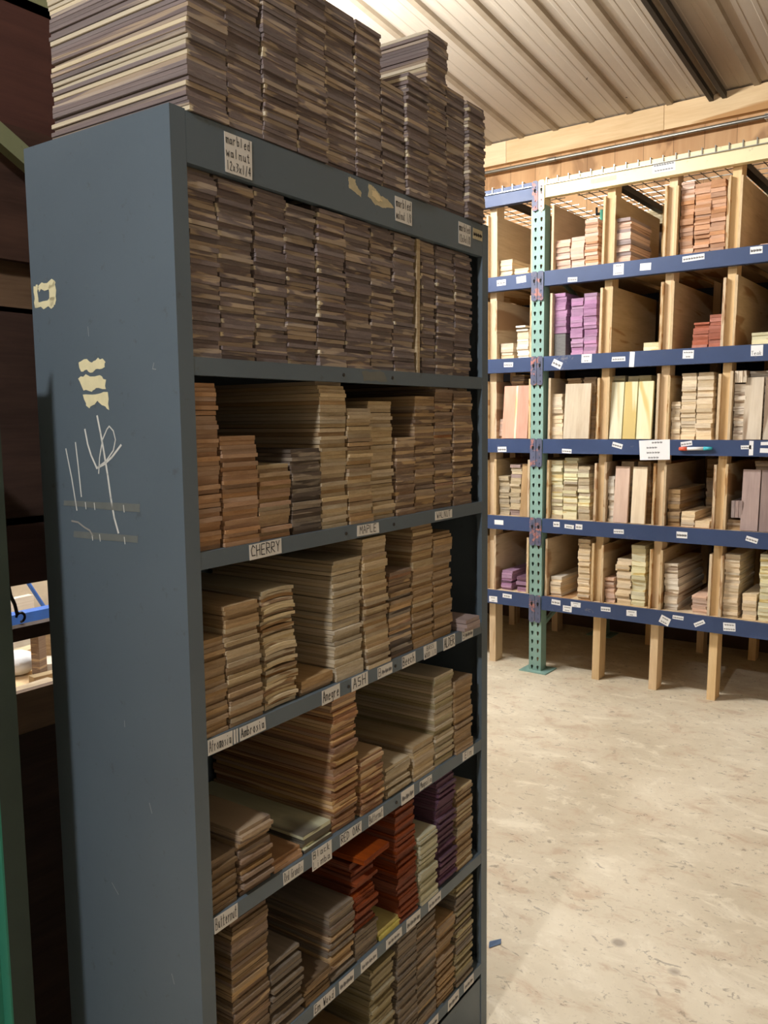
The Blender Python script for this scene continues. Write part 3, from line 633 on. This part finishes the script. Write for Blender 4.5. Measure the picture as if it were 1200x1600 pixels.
# wooden dividers: 2x4 posts and plywood cheeks
ROWN = ['top row', 'second row', 'third row', 'fourth row', 'bottom row']
def lean_x(z, xc=1): return .018*z*min(1, max(0, (xc+.268)/.6))
def slanted(b, x0, x1, y0, y1, z0, z1):
    a, c = lean_x(z0, (x0+x1)/2), lean_x(z1, (x0+x1)/2)
    vs = [(x0+a, y0, z0), (x1+a, y0, z0), (x1+a, y1, z0), (x0+a, y1, z0), (x0+c, y0, z1), (x1+c, y0, z1), (x1+c, y1, z1), (x0+c, y1, z1)]
    return b.add(vs, [(0, 3, 2, 1), (4, 5, 6, 7), (0, 1, 5, 4), (1, 2, 6, 5), (2, 3, 7, 6), (3, 0, 4, 7)])
for xc, dn in DIV:
    for yy, w_ in ((.046, 'front'), (.93, 'back')):
        b = MB().rnd(); slanted(b, xc-.021, xc+.021, yy, yy+.088, .0005, 2.762)
        b.wc = [(p[0], p[2], p[1]) for p in b.wc]
        tag(b.build('wooden_post', 'pine'), 'pine %s post of the %s' % (w_, dn), 'post')
levels = [(LV[0], TOPB[0])]+[(LV[i], LV[i-1]-.08) for i in range(1, 5)]
def ply_panel(x0, x1, z0, z1, lab, y0=.022, y1=.72):
    b = MB().rnd(); slanted(b, x0, x1, y0, y1, z0+.0006, z1); b.wc = [(p[2], p[1], p[0]) for p in b.wc]
    tag(b.build('plywood_panel', 'ply'), lab, 'panel')
for xc, dn in DIV:
    for li, (za, zb) in enumerate(levels):
        for s, nm in ((-1, 'left'), (1, 'right')):
            if s < 0: x0, x1 = xc-.021-.0135, xc-.0215
            else: x0, x1 = xc+.0215, xc+.021+.0135
            ply_panel(x0, x1, za, zb-.045+random.uniform(-.008, .008), 'plywood cheek, %s side, %s, %s' % (nm, dn.replace('the green upright', 'green upright'), ROWN[li]), y1=.62 if (li == 1 and s < 0) else .72)
for li, (za, zb) in enumerate(levels):
    ply_panel(-.036, -.023, za, zb-.04, 'plywood cheek just left of the green upright, %s' % ROWN[li]); ply_panel(.080, .093, za, zb-.04, 'plywood cheek just right of the green upright, %s' % ROWN[li])

b = MB(); b.box(XL, XR, 1.155, 1.165, .0, 2.74); tag(b.build('shade_sheet', 'brown_sheet'), 'dark brown sheet added behind the rack bins, standing in for their shade', 'panel')  # added sheet: the gloom behind the bins put into its dark colour
# boards on the rack: (x0, x1, top, name, material, colour words[, extras])
BINN = ['bin left of green upright', 'first bin right of green upright', 'second bin right of green upright', 'third bin right of green upright', 'fourth bin right of green upright']
RM = T(0, 0, 0)
def rs(li, bi, L):
    for i, q in enumerate(L):
        x0, x1, top, name, mat, colr = q[:6]; kw = dict(q[6]) if len(q) > 6 else {}
        back = kw.pop('back', 0); th = kw.pop('th', random.choice([.0135, .016, .019])); lng = kw.pop('lng', .305); z0 = kw.pop('z0', LV[li])
        kw.setdefault('jx', .004); kw.setdefault('jy', .007); kw.setdefault('jr', .018); kw.setdefault('thv', .3); kw.setdefault('wv', .03); kw.setdefault('y0', .052+back*.033)
        where = '%s%s stack, %s, %s' % (NTH[i], ' (rear)' if back else '', BINN[bi], ROWN[li])
        stack(RM, name, mat, x0, x1, z0, top, th, lng, '%s, %s' % (colr, where), '%s boards, %s' % (colr, where), **kw)
rs(0, 0, [(-.227, -.150, 2.387, 'pale_board', 'palemaple', 'pale cream', dict(lean=.006)), (-.136, -.048, 2.325, 'pale_board', 'palemaple', 'cream', dict(lng=.6))])
rs(0, 1, [(.118, .205, 2.450, 'pink_board', 'pinkmaple', 'pinkish'), (.212, .288, 2.458, 'pink_board', 'pinkmaple', 'pinkish'), (.291, .366, 2.542, 'pink_board', 'sapele', 'pinkish tan', dict(mats=[('sapele', 1), ('pinkmaple', 1)]))])
rs(0, 2, [(.464, .545, 2.515, 'pink_board', 'pinkmaple', 'dusty pink', dict(mats=[('pinkmaple', 1), ('mauve', 1)]))])
rs(0, 3, [(.800, .866, 2.660, 'sapele_board', 'sapele', 'brown and pink', dict(mats=[('sapele', 2), ('pinkmaple', 1)])), (.868, .946, 2.638, 'sapele_board', 'sapele', 'orange-brown'), (.947, 1.020, 2.648, 'sapele_board', 'sapele', 'orange-brown')])
rs(0, 4, [(1.181, 1.262, 2.307, 'pink_board', 'pinkmaple', 'pale pinkish'), (1.262, 1.330, 2.36, 'pink_board', 'pinkmaple', 'pale pinkish')])
rs(1, 0, [(-.223, -.140, 1.916, 'pale_board', 'palemaple', 'cream'), (-.116, -.043, 1.985, 'pale_board', 'palemaple', 'pale pinkish cream', dict(mats=[('palemaple', 1), ('whiteish', 1)]))])
rs(1, 1, [(.118, .186, 1.945, 'grey_block', 'slab', 'dark grey', dict(th=.122, thv=0, jr=.002)), (.217, .288, 2.125, 'purple_board', 'brightpurple', 'purple'), (.290, .364, 2.157, 'purple_board', 'brightpurple', 'purple')])
stack(RM, 'purple_board', 'brightpurple', .108, .184, 1.9425, 2.165, .017, .30, 'purple, on the grey block, first bin right of green upright', 'purple boards on the grey block', y0=.05, jx=.007, jr=.02, thv=.25)
rs(1, 2, [(.626, .707, 1.871, 'yellow_board', 'poplar', 'pale yellow', dict(th=.02))])
rs(1, 3, [(.875, .953, 1.948, 'red_board', 'redheart', 'red-brown'), (.955, 1.020, 1.984, 'red_board', 'redheart', 'red-brown')])
rs(1, 4, [(1.161, 1.240, 1.878, 'poplar_board', 'poplar', 'pale greenish'), (1.243, 1.32, 1.89, 'poplar_board', 'poplar', 'pale greenish')])
rs(2, 0, [(-.230, -.190, 1.482, 'pink_board', 'pinkmaple', 'narrow pinkish'), (-.168, -.085, 1.729, 'beige_board', 'brown', 'brownish', dict(back=1))])
rs(2, 1, [(.104, .174, 1.612, 'pale_board', 'palemaple', 'cream'), (.180, .262, 1.70, 'beige_board', 'tan', 'tan', dict(back=1)), (.272, .345, 1.70, 'beige_board', 'tan', 'tan', dict(back=1))])
rs(2, 2, [(.440, .515, 1.70, 'poplar_board', 'olive', 'olive', dict(back=1)), (.530, .590, 1.70, 'poplar_board', 'olive', 'olive', dict(back=1)), (.595, .665, 1.70, 'poplar_board', 'olive', 'olive', dict(back=1))])
rs(2, 3, [(.780, .826, 1.56, 'pale_board', 'palemaple', 'pinkish cream'), (.828, .902, 1.697, 'pale_board', 'palemaple', 'pinkish cream'), (.905, .985, 1.70, 'pale_board', 'palemaple', 'cream')])
rs(2, 4, [(1.088, 1.142, 1.634, 'spalted_board', 'spalted', 'spalted cream'), (1.150, 1.240, 1.70, 'spalted_board', 'spalted', 'spalted brown', dict(back=1))])
rs(3, 0, [(-.226, -.160, 1.140, 'ash_board', 'ash', 'greyish cream'), (-.156, -.088, 1.215, 'ash_board', 'mauve', 'greyish', dict(mats=[('mauve', 1), ('ash', 1)], jx=.007))])
rs(3, 1, [(.108, .176, 1.250, 'poplar_board', 'poplar', 'beige', dict(mats=[('poplar', 1), ('ash', 1)])), (.182, .265, 1.255, 'poplar_board', 'poplar', 'beige', dict(mats=[('poplar', 1), ('ash', 1)])), (.270, .338, 1.206, 'poplar_board', 'poplar', 'beige', dict(mats=[('poplar', 1), ('ash', 1)]))])
rs(3, 2, [(.448, .482, 1.160, 'white_board', 'whiteish', 'whitish'), (.505, .575, 1.25, 'beige_board', 'tan', 'tan', dict(back=1)), (.60, .67, 1.25, 'beige_board', 'tan', 'tan', dict(back=1))])
rs(3, 3, [(.774, .838, 1.108, 'pale_board', 'tan', 'tan', dict(lng=.45)), (.842, .912, .994, 'pale_board', 'palemaple', 'cream'), (.915, .990, .938, 'pale_board', 'palemaple', 'cream'), (.880, .958, 1.25, 'dark_board', 'tan', 'dull tan', dict(back=10))])
rs(3, 4, [(1.078, 1.160, .96, 'beige_board', 'tan', 'tan'), (1.19, 1.30, 1.25, 'beige_board', 'tan', 'tan', dict(back=1))])
rs(4, 0, [(-.210, -.140, .571, 'purple_board', 'purple', 'purple', dict(mats=[('brightpurple', 2), ('purple', 1)], lng=.45)), (-.106, -.034, .540, 'purple_board', 'purple', 'purple', dict(mats=[('brightpurple', 2), ('purple', 1)], lng=.45))])
rs(4, 1, [(.110, .176, .570, 'white_board', 'whiteish', 'whitish', dict(lng=.45, mats=[('whiteish', 1), ('palemaple', 1)])), (.274, .345, .794, 'pale_board', 'palemaple', 'cream')])
rs(4, 2, [(.440, .494, .594, 'pale_board', 'pinkmaple', 'pinkish cream'), (.500, .580, .710, 'pale_board', 'palemaple', 'pale', dict(jx=.010, jr=.03)), (.586, .664, .785, 'poplar_board', 'poplar', 'yellow-cream')])
rs(4, 3, [(.766, .838, .710, 'spalted_board', 'spalted', 'spalted cream', dict(lng=.45, mats=[('spalted', 2), ('whiteish', 1)])), (.915, .990, .545, 'pale_board', 'pinkmaple', 'pinkish cream', dict(jx=.01)), (.920, .99, .76, 'beige_board', 'tan', 'tan', dict(back=10))])
rs(4, 4, [(1.070, 1.142, .785, 'pale_board', 'palemaple', 'cream'), (1.160, 1.228, .587, 'pale_board', 'palemaple', 'cream'), (1.236, 1.31, .790, 'poplar_board', 'poplar', 'yellow-cream')])
# boards leaning upright on the stacks
LEAN = [(2, 0, -.199, .076, 'cedar', 'pinkish board leaning upright, left one in bin left of green upright, third row'), (2, 0, -.122, .012, 'poplar', 'narrow cream strip between the two pinkish leaning boards, third row'), (2, 0, -.109, .072, 'cedar', 'pinkish board leaning upright beside the green upright, third row'),
 (2, 1, .186, .150, 'palemaple', 'wide cream board leaning upright, first bin right of green upright, third row'),
 (2, 2, .454, .068, 'poplar', 'yellow-cream leaning board, leftmost of three, third row'), (2, 2, .528, .068, 'poplar', 'yellow-cream leaning board, middle of three, third row'), (2, 2, .603, .078, 'poplar', 'striped yellow-cream leaning board, rightmost of three, third row'),
 (2, 4, 1.138, .085, 'spalted', 'spalted leaning board with grey streak, fourth bin, third row'), (2, 4, 1.232, .09, 'spalted', 'spalted leaning board at the right frame edge, third row'),
 (3, 0, -.080, .048, 'tan', 'plain tan board standing upright beside green upright, fourth row'),
 (3, 2, .484, .078, 'pinkmaple', 'pinkish leaning board, left of the pair, fourth row'), (3, 2, .582, .076, 'palemaple', 'cream leaning board, right of the pair, fourth row'),
 (3, 4, 1.142, .082, 'mauve', 'mauve-grey leaning board, left of the pair, fourth row'), (3, 4, 1.230, .085, 'mauve', 'mauve-grey leaning board at the right frame edge, fourth row')]
for li, bi, x0, wd, mat, lab in LEAN:
    b = MB().rnd(); th = .018; b.prism([(0, 0), (wd, 0), (wd, .305), (0, .305)], 0, th); b.wc = [(p[0], p[2], p[1]) for p in b.wc]
    z0 = LV[li]; zt = .065
    front = .052-.024
    o = b.build('leaning_board', mat, None, T(x0, front-.001, z0+.0026) @ Matrix.Rotation(-math.radians(6), 4, 'X'))
    tag(o, lab, 'board')
    if random.random() < .5 or bi == 2:
        b = MB().rnd(); b.prism([(0, 0), (wd-.006, 0), (wd-.006, .30), (0, .30)], 0, th*.9)
# a few odd pieces
def odd(name, mat, dims, M, lab, cat='board'):
    b = MB().rnd(); b.prism(board_profile(dims[0], dims[1], 0), 0, dims[2]); return tag(b.build(name, mat, None, M), lab, cat)
odd('maple_board', 'whiteish', (.062, .010, .30), T(-.122, .045, 1.9925) @ RZ(-.05), 'thin pale board overhanging the cream stack left of green upright, second row')
odd('orange_board', 'padauk', (.085, .011, .30), CB @ T(.388, -.020, .655) @ RZ(.02), "thick orange-red board jutting out atop the orange-red stack, cabinet's fifth shelf")
for i in range(3):
    odd('spalted_board', 'spalted', (.058+.0, .017, .30), T(1.108+.019*i, .040, 1.6385) @ Matrix.Rotation(-math.pi/2, 4, 'Y'), 'spalted board on edge, %s of three on the stack, fourth bin, third row' % ['left', 'middle', 'right'][i])
    odd('mauve_board', 'mauve', (.085, .016, .30), T(1.112+.018*i, .035, .9665) @ Matrix.Rotation(-math.pi/2, 4, 'Y'), 'grey board on edge, %s of three on brown stack, fourth bin, fourth row' % ['left', 'middle', 'right'][i])
cl = empty('clamp', 'small green and black clamp lying atop the tallest stack, first bin, top row', 'clamp', T(.335, .17, 2.56))
b = MB(); b.cyl((0, 0, -.012), (0, 0, .045), .011, 12); b.build('handle', 'teal_paint', cl)
b = MB(); b.box(-.030, -.012, -.006, .006, .02, .032); b.box(-.034, -.026, -.006, .006, .02, .062); b.build('jaw', 'black_hole', cl)
b = MB().rnd(); b.box(XL+.3, 2.2, .16, .30, TOPB[1]+.012, TOPB[1]+.045); b.wc = [(p[1], p[0], p[2]) for p in b.wc]
tag(b.build('long_board', 'cedar'), 'long pinkish board lying on the wire deck on top of the rack', 'board')

# build the boards: per name, the 300 that show largest are objects, the rest of that name one object
def shown(it):
    wd, tk, ln, cp = it['dims']; p = it['M'] @ Vector((wd/2, 0, tk/2)); d = p-CAM; z = d.dot(fw)
    if z < .05: return -1
    px, py = 600+F_PX*d.dot(rt)/z, 800-F_PX*d.dot(up)/z
    if not (-20 < px < 1215 and -12 < py < 1612): return -1
    nrm = it['M'].to_3x3() @ Vector((0, -1, 0)); s = wd*tk*abs(nrm.dot(d.normalized()))/z**2
    if 'leftmost walnut column on top' in it['desc']: s *= 4
    return s
by = {}
for it in BOARDS: by.setdefault(it['name'], []).append(it)
SHIFT = {}
for name, L in by.items():
    L.sort(key=shown, reverse=True)
    for it in L[:300]:
        if shown(it) < 0 and name == 'walnut_board': continue
        b = MB(); mk_board(b, it); o = b.build(name, it['mat'], None, it['M'])
        dd = it['desc']
        tag(o, '%s board down, %s' % (ordn(it['k']), dd) if it['k'] > 1 else 'topmost board, %s' % dd, 'board', it['group'])
        it['done'] = 1
    rest = [it for it in L if 'done' not in it]
    if rest:
        b = MB(); ms = sorted({it['mat'] for it in rest})
        for it in rest: b.cur = ms.index(it['mat']); mk_board(b, it, it['M'])
        o = b.build(name+'s', ms)
        tag(o, 'remaining %s, closely stacked on and in the grey cabinet' % name.replace('_', ' ').replace('board', 'boards'), 'boards', None, 'stuff')
print('boards', len(BOARDS), {k: len(v) for k, v in by.items()})

# ================================================================== left side: teal upright, dark timber shelving, lit aisle behind
t = empty('steel_upright', 'teal steel rack upright at the left edge of the picture', 'post', T(1.0, -3.75, 0))
inv = T(1.0, -3.75, 0).inverted()
b = MB(); b.box(.93, 1.018, -3.790, -3.787, 0, 1.66);  b.box(.93, .932, -3.787, -3.755, 0, 1.66)
o = b.build('column', 'teal_paint', t); o.matrix_parent_inverse = inv
b = MB(); b.box(1.016, 1.018, -3.787, -3.752, 0, 1.66); o = b.build('side_flange', 'shaded_teal', t); o.matrix_parent_inverse = inv  # unlit side of the teal column, its shade put into a darker colour
b = MB(); b.box(.985, .996, -3.812, -3.790, 0, 1.62); o = b.build('flange', 'teal_paint', t); o.matrix_parent_inverse = inv
b = MB(); b.box(.10, .929, -3.786, -3.778, .02, 1.62); o = b.build('light_blocker', 'dark_wall', t); o.matrix_parent_inverse = inv  # unseen sheet added left of the column to keep light off the cabinet side
b = MB(); b.box(.90, 1.05, -3.83, -3.70, 0, .006); o = b.build('base_plate', 'teal_paint', t); o.matrix_parent_inverse = inv

ds = empty('timber_shelving', 'dark timber shelving unit behind the grey cabinet at the left edge', 'shelving', T(.55, -3.3, 0))
inv = T(.55, -3.3, 0).inverted()
def dpart(name, mat, *bx):
    b = MB().rnd(); b.box(*bx); b.wc = [(p[2], p[1], p[0]) for p in b.wc]; o = b.build(name, mat, ds); o.matrix_parent_inverse = inv; return o
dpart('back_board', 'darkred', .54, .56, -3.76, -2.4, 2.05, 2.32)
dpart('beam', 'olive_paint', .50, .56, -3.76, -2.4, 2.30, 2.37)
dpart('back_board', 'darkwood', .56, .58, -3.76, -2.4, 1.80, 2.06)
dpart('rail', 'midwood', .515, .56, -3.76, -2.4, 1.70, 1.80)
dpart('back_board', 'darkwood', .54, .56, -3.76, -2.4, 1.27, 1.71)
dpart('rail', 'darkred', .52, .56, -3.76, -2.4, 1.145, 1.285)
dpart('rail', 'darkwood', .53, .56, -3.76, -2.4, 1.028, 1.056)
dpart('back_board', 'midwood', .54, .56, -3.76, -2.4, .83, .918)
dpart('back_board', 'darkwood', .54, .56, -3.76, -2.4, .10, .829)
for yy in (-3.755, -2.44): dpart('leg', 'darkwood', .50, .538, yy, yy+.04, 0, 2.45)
br = empty('steel_brace', 'weathered greenish diagonal steel brace behind the cabinet top', 'brace', T(.66, -3.5, 2.0))
b = MB()
pa, pb = Vector((.625, -3.78, 2.19)), Vector((.625, -3.20, 1.85))
q = (pb-pa).to_track_quat('Y', 'Z').to_matrix().to_4x4(); Mb = Matrix.Translation(pa) @ q; Lb = (pb-pa).length
b.box(-.004, .004, 0, Lb, -.018, .018, Mb); b.box(-.022, -.004, 0, Lb, -.018, -.014, Mb)
o = b.build('bar', 'olive_paint', br); o.matrix_parent_inverse = T(.66, -3.5, 2.0).inverted()
# what shows through the gap
b = MB(); b.box(-2.45, -2.40, -3.4, -.9, 0, 2.2); tag(b.build('partition_panel', 'grey_box'), 'pale partition board seen through the shelving gap', 'panel')
b = MB(); b.box(-1.03, -.97, -3.3, -1.2, .665, .715); b.box(-1.03, -.97, -3.3, -3.25, 0, .665); b.box(-1.03, -.97, -1.25, -1.2, 0, .665); tag(b.build('blue_beam', 'blue_tarp'), 'blue steel beam seen through the upper gap at left', 'beam')
b = MB(); b.cyl((-1.5, -2.27, .80), (-1.5, -2.03, .38), .010, 8); tag(b.build('blue_rod', 'blue_tarp'), 'slanting blue rod seen through the upper gap', 'rod')
b = MB(); pts = [(.53, -3.478, 1.150), (.53, -3.474, 1.12), (.53, -3.466, 1.10), (.53, -3.462, 1.078)]
for p_, q_ in zip(pts, pts[1:]): b.cyl(p_, q_, .004, 6)
for i in range(8):
    a0, a1 = -math.pi/2+4.6*i/8, -math.pi/2+4.6*(i+1)/8
    b.cyl((.53, -3.455+.010*math.cos(a0), .070+1+.010*math.sin(a0)), (.53, -3.455+.010*math.cos(a1), .070+1+.010*math.sin(a1)), .003, 6)
tag(b.build('iron_hook', 'dark_steel'), 'black hook hanging in the upper gap at left', 'hook')
b = MB().rnd(); b.box(-2.3, -.93, -3.2, -1.3, .335, .37)
for yy in (-3.15, -1.4):
    for xx in (-2.25, -1.05): b.box(xx, xx+.06, yy, yy+.06, 0, .335)
tag(b.build('low_table', 'pine'), 'low wooden table carrying scraps behind the shelving', 'table')
SC = [('palemaple', .26, .07, .03, (-1.00, -2.56, .387), .1, 'pale offcut lying flat at the near edge of the scraps'), ('maple', .22, .05, .03, (-1.10, -2.36, .387), -.1, 'tan offcut at the near right of the scraps'),
 ('brown', .05, .04, .20, (-1.16, -2.40, .472), .4, 'dark brown stick standing upright among the scraps'), ('whiteish', .16, .10, .05, (-1.22, -2.31, .397), 1.0, 'whitish block right of the brown stick'),
 ('palemaple', .24, .06, .07, (-1.42, -2.30, .407), .2, 'thick pale offcut behind the white bag'), ('tan', .04, .05, .16, (-1.30, -2.27, .452), .8, 'tan upright offcut at the right of the scraps'),
 ('ash', .30, .20, .03, (-1.60, -2.16, .387), .5, 'broad pale offcut at the back of the scraps'), ('whiteish', .20, .04, .24, (-1.62, -2.24, .522), .1, 'tall whitish panel piece at the back of the scraps'),
 ('pinkmaple', .18, .08, .10, (-1.85, -2.02, .422), -.3, 'pinkish block farthest back among the scraps'), ('brown', .10, .06, .06, (-1.55, -2.10, .435), -.6, 'small dark block on the broad pale offcut')]
for m, l, w_, h_, p_, rz, lab in SC:
    b = MB().rnd(); b.box(-w_/2, w_/2, -l/2, l/2, -h_/2, h_/2)
    tag(b.build('wood_scrap', m, None, T(*p_) @ RZ(rz)), lab, 'offcut', 'wood scraps seen through the lower gap')
b = MB(); N_, M_ = 14, 10
for j in range(M_+1):
    th = math.pi*j/M_
    for i in range(N_):
        ph = 2*math.pi*i/N_; r = .075*(1+.25*noise.noise(Vector((math.cos(ph)*2, math.sin(ph)*2, th*2))))
        b.v.append((r*math.sin(th)*math.cos(ph), r*1.1*math.sin(th)*math.sin(ph), .055*math.cos(th))); b.wc.append((0, 0, 0)); b.tone.append((.5, .5, .5))
for j in range(M_):
    for i in range(N_): b.f.append([j*N_+i, (j+1)*N_+i, (j+1)*N_+(i+1) % N_, j*N_+(i+1) % N_]); b.mi.append(0)
tag(b.build('white_bag', 'white_cloth', None, T(-1.28, -2.43, .426), smooth=True), 'crumpled white bag on the scraps in the lower gap', 'bag')
# floor litter
b = MB(); b.add([(0, 0, .001), (.05, .01, .001), (.06, .03, .006), (.02, .035, .002), (.01, .02, .009)], [(0, 1, 2, 4), (4, 2, 3)])
tag(b.build('plastic_scrap', 'blue_litter', None, T(1.100, -2.455, .001) @ RZ(.9) @ Matrix.Scale(.8, 4)), 'small blue plastic scrap on the floor beside the cabinet', 'scrap')
